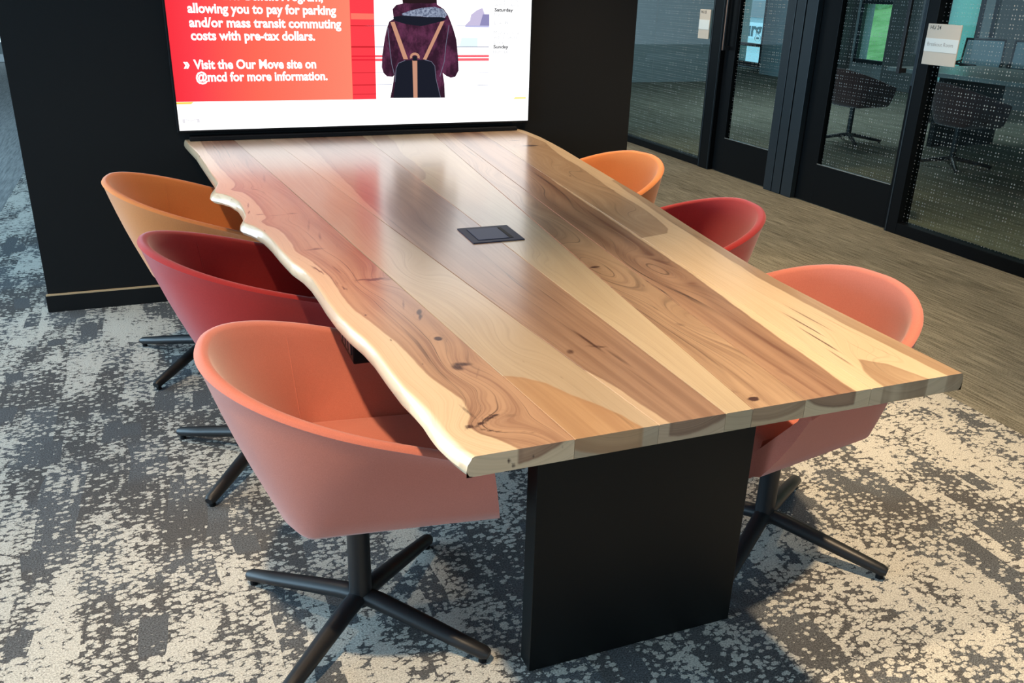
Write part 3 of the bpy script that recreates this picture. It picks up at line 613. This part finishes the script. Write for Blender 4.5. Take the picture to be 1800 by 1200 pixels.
def glide_mesh():
    bm=bmesh.new(); tube(bm,[(.318,0,0),(.318,0,.012)],[.010,.009],10); me=bpy.data.meshes.new('glide'); bm.to_mesh(me); bm.free(); return me
GL=glide_mesh()
for me in (SHELL,SEAT,LEG,COLM):
    me.polygons.foreach_set('use_smooth',[True]*len(me.polygons))
    try: me.set_sharp_from_angle(angle=math.radians(50))
    except Exception: pass
def tub_chair(x,y,rz,leg_rz,fab,label,group='upholstered tub chairs around the meeting table'):
    t=thing('tub_chair',(x,y,0),label,'chair',group,rz)
    for nm,me,m in (('shell',SHELL,fab),('seat',SEAT,fab),('seam',SEAMS_[0],fab),('seam',SEAMS_[1],fab),('column',COLM,M_METAL)):
        me2=me.copy(); me2.materials.clear(); me2.materials.append(m); link(nm,me2,None,t)
    for k in range(4):
        me2=LEG if k else LEG
        if len(LEG.materials)==0: LEG.materials.append(M_METAL); GL.materials.append(M_PLAST)
        o=link('leg',LEG,None,t); o.rotation_euler=(0,0,leg_rz-rz+math.pi/4+k*math.pi/2)
        g_=link('glide',GL,None,o)
    return t
tub_chair(.313,1.676,-.13,0.,F_PINK,'salmon pink tub chair with four-star base, nearest the camera on the left of the table')
tub_chair(.207,2.555,.07,.138,F_RED,'red tub chair with four-star base, between the pink and orange chairs left of the table')
tub_chair(.086,3.412,-.147,.104,F_ORANGE,'orange tub chair left of the table, standing close to the black screen wall')
tub_chair(1.434,1.645,3.309,-.17,F_PINK,'salmon pink tub chair tucked under the near right corner of the table')
tub_chair(1.598,2.505,3.033,-.1,F_RED,'red tub chair on the right of the table, between the orange and pink ones')
tub_chair(1.722,3.359,3.423,0.,F_ORANGE,'orange tub chair on the right of the table, nearest the screen wall')
# ------------------------------------------------------------------ wall display
YS=4.125
tv=thing('wall_display',(0,0,0),'large lit wall screen showing red text and a person wearing a backpack','screen')
x0,x1,z0,z1=.078,1.7215,.784,1.708
box('body',x0-.01,x1+.01,YS+.004,YW-.0005,z0-.012,z1+.012,M_PLAST,tv,bev=.003)
bm=bmesh.new(); b_=.008
for q_ in ((x0-b_,x0,z0-b_,z1+b_),(x1,x1+b_,z0-b_,z1+b_),(x0,x1,z0-b_,z0),(x0,x1,z1,z1+b_)): abox(bm,q_[0],q_[1],YS-.003,YS+.006,q_[2],q_[3],.001)
link('bezel',bm,M_PLAST,tv)
def em(name,col,s=1.):
    m=bpy.data.materials.new(name); m.use_nodes=True; t=m.node_tree; t.nodes.clear(); e=t.nodes.new('ShaderNodeEmission'); e.inputs[0].default_value=(*col,1); e.inputs[1].default_value=s
    o=t.nodes.new('ShaderNodeOutputMaterial'); t.links.new(e.outputs[0],o.inputs[0]); return m
SW_=1.55
E_WHITE=em('screen_white',(1,1,1),SW_); E_TXT=em('screen_text_white',(1,1,1),1.5)
disp=None; SD['L0'][0][1]=1.3225
def flat(name,pts,m,parent,k):
    bm=bmesh.new(); y=YS-.0004*k; vs_=[bm.verts.new((p[0],y,p[1])) for p in pts]; f=bm.faces.new(vs_); f.normal_update()
    if f.normal.y>0: f.normal_flip()
    bmesh.ops.triangulate(bm,faces=[f]); return link(name,bm,m,parent)
disp=flat('display_panel',[(x0,z0),(x1,z0),(x1,z1),(x0,z1)],E_WHITE,tv,0)
# red text panel : printed gradient from crimson at the left to coral
E_RED=em('screen_red',(1,.06,.08),1.); t=E_RED.node_tree; q=N.__new__(N); q.t=t
e=[n for n in t.nodes if n.type=='EMISSION'][0]
X=q.xyz(q.obj()); u=q.math('DIVIDE',q.math('SUBTRACT',X[0],x0),.77)
r_=q.ramp(u,[(0.,(.98,.035,.055)),(.12,(1.,.055,.075)),(.45,(1,.15,.10)),(1.,(1,.26,.165))]); t.links.new(r_,e.inputs[0])
ZB=.902; ZT=1.66
flat('red_panel',[(x0,ZB+.004),(.8435,ZB),(.8495,ZT),(x0,ZT)],E_RED,tv,1)
flat('red_band',[(.8435,ZB),(.9535,ZB),(.9575,ZT),(.8495,ZT)],em('screen_red_band',(1,.055,.075)),tv,1)
flat('amber_line',[(x0,ZB-.006),(x0+.06,ZB-.006),(x0+.07,ZB+.003),(x0,ZB+.003)],em('screen_amber',(1,.72,.12)),tv,2)
flat('amber_line',[(1.64,ZB-.012),(1.7065,ZB-.012),(1.7065,ZB-.004),(1.65,ZB-.004)],em('screen_yellow',(1,.9,.25)),tv,2)
E_GL=em('screen_grey_line',(.45,.47,.60)); E_RL=em('screen_dark_red_line',(.62,.02,.03)); E_PK=em('screen_pink_line',(1.,.16,.20)); E_RB=em('screen_red_line',(.85,.02,.04))
for k_,w in (('228',.003),('412',.0045),('638',.002),('745',.0028),('825',.0015)):
    (xa,za),(xb,zb)=SD['lines'][k_]
    flat('train_line',[(.90 if k_=='228' else .955,za-w/2),(1.03,za-w/2),(1.03,za+w/2),(.955,za+w/2)],E_GL,tv,2)
    flat('train_line',[(1.33 if k_ in('228','412') else 1.44,zb-w/2),(1.508,zb-w/2),(1.508,zb+w/2),(1.35 if k_ in('228','412') else 1.46,zb+w/2)],E_GL,tv,2)
    flat('train_line',[(.846,za-w*.7),(.954,za-w*.7),(.954,za+w*.7),(.846,za+w*.7)],E_RL,tv,2)
for zc,w in ((1.0925,.010),(1.0765,.012)):
    flat('train_stripe',[(.9535,zc-w/2),(1.02,zc-w/2),(1.02,zc+w/2),(.9535,zc+w/2)],E_PK,tv,2); flat('train_stripe',[(1.33,zc-w/2),(1.509,zc-w/2),(1.509,zc+w/2),(1.33,zc+w/2)],E_PK,tv,2)
    flat('train_stripe',[(.846,zc-w/4),(.9535,zc-w/4),(.9535,zc+w/4),(.846,zc+w/4)],E_RB,tv,3)
for zc in (1.31,1.52,1.43): flat('train_stripe',[(.850,zc-.06),(.953,zc-.06),(.953,zc-.035),(.850,zc-.035)],em('screen_coral',(1,.20,.14)),tv,2)
flat('blurred_passenger',SD['fig'],em('screen_mauve',(.62,.56,.78)),tv,2)
flat('blurred_panel',[(1.46,1.2295),(1.508,1.2295),(1.507,1.279),(1.475,1.279)],em('screen_slate',(.30,.28,.52)),tv,3)
flat('train_window',[(1.385,1.222),(1.507,1.222),(1.507,1.2285),(1.39,1.2285)],em('screen_pale_violet',(.55,.55,.85)),tv,3)
flat('train_window',[(1.36,1.135),(1.45,1.135),(1.45,1.175),(1.37,1.175)],em('screen_mint',(.78,1.,.97),1.1),tv,2)
coat=flat('coat',SD['coat'],None,tv,4)
M_COAT=em('screen_plum',(.08,.02,.05)); q=N.__new__(N); q.t=M_COAT.node_tree; e=[n for n in q.t.nodes if n.type=='EMISSION'][0]
q.l(q.mix(q.smooth(q.noise(q.scale(q.obj(),(14,1,9)),1,5,.7),.40,.66),(.035,.012,.026),(.135,.035,.085)),e.inputs[0]); coat.data.materials.append(M_COAT)
flat('hair',SD['hair'],em('screen_dark_hair',(.022,.012,.014)),tv,5)
M_SC=em('screen_grey_scarf',(.2,.24,.35)); q.t=M_SC.node_tree; e=[n for n in q.t.nodes if n.type=='EMISSION'][0]
q.l(q.mix(q.smooth(q.noise(q.obj(),90,3,.7),.35,.65),(.10,.12,.20),(.36,.42,.55)),e.inputs[0])
flat('scarf',SD['scarf'],M_SC,tv,6)
E_NAVY=em('screen_navy',(.012,.014,.024)); E_EDGE=em('screen_grey_edge',(.16,.17,.24)); E_TAN=em('screen_tan_leather',(.60,.30,.20))
flat('collar',SD['collar'],E_NAVY,tv,7)
def stroke(name,pts,w,m,k):
    bm=bmesh.new(); y=YS-.0004*k
    for a,b in zip(pts,pts[1:]):
        d=Vector((b[0]-a[0],b[1]-a[1])).normalized(); n_=Vector((-d.y,d.x))*w/2
        bm.faces.new([bm.verts.new((p[0],y,p[1])) for p in ((a[0]-n_.x,a[1]-n_.y),(b[0]-n_.x,b[1]-n_.y),(b[0]+n_.x,b[1]+n_.y),(a[0]+n_.x,a[1]+n_.y))])
    return link(name,bm,m,tv)
stroke('sleeve_fold',[(1.016,1.215),(1.024,1.12),(1.030,1.06),(1.042,1.01)],.003,E_EDGE,6)
stroke('sleeve_fold',[(1.308,1.23),(1.292,1.14),(1.285,1.07),(1.262,1.00)],.003,E_EDGE,6)
flat('backpack',SD['bag'],E_NAVY,tv,8)
b=SD['bag']; stroke('backpack_edge',[b[9],b[0],b[1],b[2]],.0025,E_EDGE,9); stroke('backpack_edge',[b[3],b[4],b[5],b[6],b[7]],.0025,E_EDGE,9)
for k_ in ('strapL','strapR','cstrap'): flat('strap',SD[k_],E_TAN,tv,9)
rx,rz=1.1405,1.088
stroke('strap_ring',[(rx+.019*math.cos(a),rz+.015*math.sin(a)) for a in [math.radians(-20+i*22) for i in range(11)]],.011,E_TAN,10)
flat('strap_knot',[(rx-.010,rz-.016),(rx+.011,rz-.016),(rx+.009,rz+.004),(rx-.008,rz+.004)],E_NAVY,tv,10)
def stext(name,body,key,size,m,bold=.0,k=3):
    (xa,za),(xb,zb)=SD[key]; o=text_mesh(name,body,size,m,tv,bold=bold,width=(xb-xa)); o.location=(xa,YS-.0004*k,za); o.rotation_euler=(math.pi/2,0,0); return o
for key,s in (('L0','Commuter Benefit Program,'),('L1','allowing you to pay for parking'),('L2','and/or mass transit commuting'),('L3','costs with pre-tax dollars.'),('q','\u00bb'),('L4','Visit the Our Move site on'),('L5','@mcd for more information.')):
    stext('text_line',s,key,.0535,E_TXT,.0017)
E_DK=em('screen_dark_text',(.10,.10,.11)); E_LT=em('screen_faint_text',(.55,.56,.60),1.)
for key,s,m,b_ in (('mc0','Mostly Cloudy',E_LT,0),('ws0','with Showers',E_LT,0),('sat','Saturday',E_DK,.0008),('hi0','High:',E_LT,0),('low','Low: 49',E_LT,0),('mc','Mostly Cloudy',E_LT,0),('ws','with Showers',E_LT,0),('lk','Likely',E_LT,0),('su','Sunday',E_DK,.0008),('hi','High: 66',E_LT,0)):
    stext('weather_text',s,key,.0215,m,b_)
SD['ft']=[[.094,.816],[.165,.816]]; stext('footer_text','M',"ft",.026,em('screen_ghost_text',(.86,.84,.88)),0)
# black clamp rail where the table meets the wall
tag(box('cable_rail',.115,1.655,4.098,YW-.0005,T+.0005,T+.018,M_PLAST,None,bev=.002),'thin black rail lying on the far end of the table under the screen','rail')

# ------------------------------------------------------------------ glazed front of the meeting rooms (plane x = 4.307)
G=4.307; GT=2.55
def post(name,y0,y1,xa=G,xb=G+.10,z0=0,z1=CEIL,m=None,parent=None): return tag(box(name,xa,xb,y0,y1,z0,z1,m or M_FRAME,parent,bev=.002),kind=None if parent else 'structure')
# window 1 (beyond door 1)
w1=post('window_1',6.29,6.455,G-.01,G+.09)
box('bottom_rail',G,G+.08,6.455,12.9,.001,.058,M_FRAME,w1,bev=.002); box('head',G,G+.08,6.455,12.9,GT,CEIL,M_FRAME,w1,bev=.002)
pane('pane','x',G+.04,6.455,7.425,.055,GT,M_GLASS,w1); pane('pane','x',G+.04,7.431,9.4,.055,GT,M_GLASS,w1); pane('pane','x',G+.04,9.406,12.9,.055,GT,M_GLASS,w1)
box('groove_strip',G-.013,G-.010,6.30,6.306,0.001,CEIL,M_FRAME2,w1,bev=0); box('groove_strip',G-.013,G-.010,6.43,6.44,0.001,CEIL,M_FRAME2,w1,bev=0)
M_BEAD=mat('bright_aluminium',(.55,.62,.66),.22,metal=.9)
# door 1
def door(name,y0,y1,gy0,gy1,xo):
    bm=bmesh.new(); xa,xb=G+xo,G+xo+.045
    abox(bm,xa,xb,y0,gy0,.006,GT,.002); abox(bm,xa,xb,gy1,y1,.006,GT,.002); abox(bm,xa,xb,gy0,gy1,.006,.282,.002); abox(bm,xa,xb,gy0,gy1,GT-.1,GT,.002)
    d=tag(link(name,bm,M_FRAME),kind='structure'); pane('pane','x',xa+.02,gy0-.005,gy1+.005,.278,GT-.09,M_GLASS,d)
    box('glazing_bead',xa-.004,xa+.004,gy0,gy1,.2825,.289,M_BEAD,d,bev=.001)
    box('head',G,G+.08,y0,y1,GT+.004,CEIL,M_FRAME,d,bev=.002); return d
d1=door('door_1',5.53,6.285,5.53,6.15,.03)
def handle(d,y,xo,strip=True):
    bm=bmesh.new(); abox(bm,G+xo-.060,G+xo-.040,y-.012,y+.012,.967,1.75,.002)
    for z in (.985,1.73): abox(bm,G+xo-.042,G+xo+.0005,y-.012,y+.012,z-.014,z+.014,.002)
    h=link('handle',bm,M_METAL,d)
    if strip: box('copper_strip',G+xo-.0612,G+xo-.0602,y-.003,y+.003,.97,1.74,M_STRIP,h,bev=0)
handle(d1,6.24,.03)
# fluted graphite post between the doors
pp=post('window_post',5.192,5.525,G+.03,G+.11,m=M_FRAME); pp.name='trim_2'
for (a,b,xo) in ((5.195,5.308,-.01),(5.322,5.418,-.01),(5.428,5.520,-.01)): box('flute_panel',G+xo,G+.03,a,b,.001,CEIL-.001,M_FRAME2,pp,bev=.002)
# door 2
d2=door('door_2',4.245,5.185,4.29,5.003,.03); handle(d2,4.352,.03,False); box('pull_plate',G+.026,G+.0298,4.262,4.285,.9,1.8,M_FRAME2,d2,bev=.001)
# window 2 (nearest the camera)
w2=post('window_2',4.145,4.240,G-.005,G+.09)
box('groove_strip',G-.008,G-.005,4.225,4.234,.001,CEIL,M_FRAME2,w2,bev=0)
box('bottom_rail',G-.004,G+.08,1.0,4.145,.001,.072,M_FRAME,w2,bev=.002); box('head',G,G+.08,1.0,4.145,GT,CEIL,M_FRAME,w2,bev=.002)
pane('pane','x',G+.04,2.4,4.145,.07,GT,M_GLASS,w2); pane('pane','x',G+.04,1.0,2.394,.07,GT,M_GLASS,w2)
box('wall_glazed_end',G,G+.12,-5,1.0,0,CEIL,M_GREYW,bev=0,kind='structure')
# room signs
M_BEI=mat('sign_beige',(.56,.50,.42),.6); M_SWH=mat('sign_white_band',(.68,.72,.70),.6); M_INK=mat('sign_ink',(.03,.03,.03),.6); M_INK2=mat('sign_grey_ink',(.30,.29,.27),.6)
def room_sign(y0,y1,num,nm,label,xs):
    s=thing('room_sign',(xs,(y0+y1)/2,1.152),label,'sign','room number signs on the glass fronts'); hw=(y1-y0)/2
    box('plate',-.004,.003,-hw,hw,-.114,.114,M_BEI,s,bev=.001)
    box('insert',-.0055,-.0041,-hw+.001,hw-.001,-.040,.034,M_SWH,s,bev=0)
    t=text_mesh('number',num,.030,M_INK,s,bold=.0003); t.location=(-.0048,hw-.018,.084); t.rotation_euler=(math.pi/2,0,-math.pi/2)
    t=text_mesh('room_name',nm,.030,M_INK2,s); t.location=(-.0060,hw-.018,-.008); t.rotation_euler=(math.pi/2,0,-math.pi/2)
room_sign(3.945,4.190,'HU 24','Breakout Room','beige sign lettered HU 24 on the near glass panel beside the second door',G-.012)
room_sign(6.475,6.630,'HU 25','','smaller looking beige sign lettered HU 25 on the far glass panel',G-.016)

# ------------------------------------------------------------------ inside the meeting room
mt=thing('conference_table',(7.7,6.0,0),'long grey table inside the glazed meeting room','table')
M_TT=mat('pale_laminate_top',(.34,.35,.33),.25); box('tabletop',-.72,.60,-1.7,1.25,.70,.74,M_TT,mt,bev=.004)
for yy in (-1.2,.75): box('leg_panel',-.45,.40,yy,yy+.06,.001,.6995,M_BLACK,mt,bev=.002)
tub_chair(6.6,7.22,.1,.3,F_BROWN,'dark brown tub chair behind the glass of the second door','tub chairs inside the meeting room')
tub_chair(6.58,5.86,-.1,.1,F_BROWN,'dark brown tub chair behind the near glass panel, left of the table leg','tub chairs inside the meeting room')
tub_chair(6.75,4.75,-.1,.5,F_BROWN,'dark brown tub chair behind the near glass panel, closest to the camera','tub chairs inside the meeting room')
def mesh_chair(x,y,rz,label):
    t=thing('mesh_chair',(x,y,0),label,'chair','mesh chairs by the meeting room windows',rz)
    bm=bmesh.new()
    for s in (-1,1):
        tube(bm,[(.22,s*.25,.0125),(-.24,s*.25,.0125),(-.20,s*.24,.44),(-.27,s*.22,.94)],.012,8)
        tube(bm,[(.22,s*.25,.0125),(.20,s*.24,.44),(-.20,s*.24,.44)],.012,8); tube(bm,[(.16,s*.26,.66),(-.23,s*.25,.66)],.014,8); tube(bm,[(.16,s*.26,.66),(.19,s*.24,.44)],.012,8)
    tube(bm,[(-.27,-.22,.93),(-.27,.22,.93)],.012,8); tube(bm,[(-.222,-.23,.60),(-.222,.23,.60)],.010,8)
    link('frame',bm,M_METAL,t,True)
    bm=bmesh.new(); abox(bm,-.21,.21,-.23,.23,.42,.46,.012); link('seat',bm,F_MESH,t)
    bm=bmesh.new(); r=[bm.verts.new(p) for p in ((-.225,-.215,.61),(-.225,.215,.61),(-.267,.21,.925),(-.267,-.21,.925))]; bm.faces.new(r); bm.faces.new([bm.verts.new(v.co+Vector((-.008,0,0))) for v in r][::-1]); link('back_mesh',bm,F_MESH,t)
mesh_chair(9.6,8.46,math.radians(215),'black-framed mesh chair with pale back, right of the HU 24 sign')
mesh_chair(9.95,8.0,math.radians(220),'black-framed mesh chair with pale back, cut by the dark pier at the far right')
mesh_chair(8.92,8.3,math.radians(260),'mesh chair half hidden behind the HU 24 sign')
# small white bin by the pier in the left room
bn=thing('recycling_bin',(9.35,11.55,0),'pale grey bin standing by the pier behind the first glass door','bin')
box('body',-.16,.16,-.2,.2,.001,.55,M_GREYW,bn,bev=.02); box('lid',-.17,.17,-.21,.21,.55,.58,M_WHITE,bn,bev=.008)
# ceiling lamps of the room
M_LAMP=mat('lamp_glow',(1,.9,.75),.5,emit=(1,.72,.42),es=8)
for i,(x,y,p,a) in enumerate(SPOTS): 
    bm=bmesh.new(); tube(bm,[(0,0,0),(0,0,-.012)],[.055,.05],24); 
    lab=['recessed ceiling downlight above the near left chair','recessed ceiling downlight above the far left chairs','recessed ceiling downlight above the near right chair','recessed ceiling downlight above the far right chairs'][i]
    t=thing('downlight',(x,y,CEIL),lab,'lamp','recessed downlights'); link('lens',bm,M_LAMP,t)
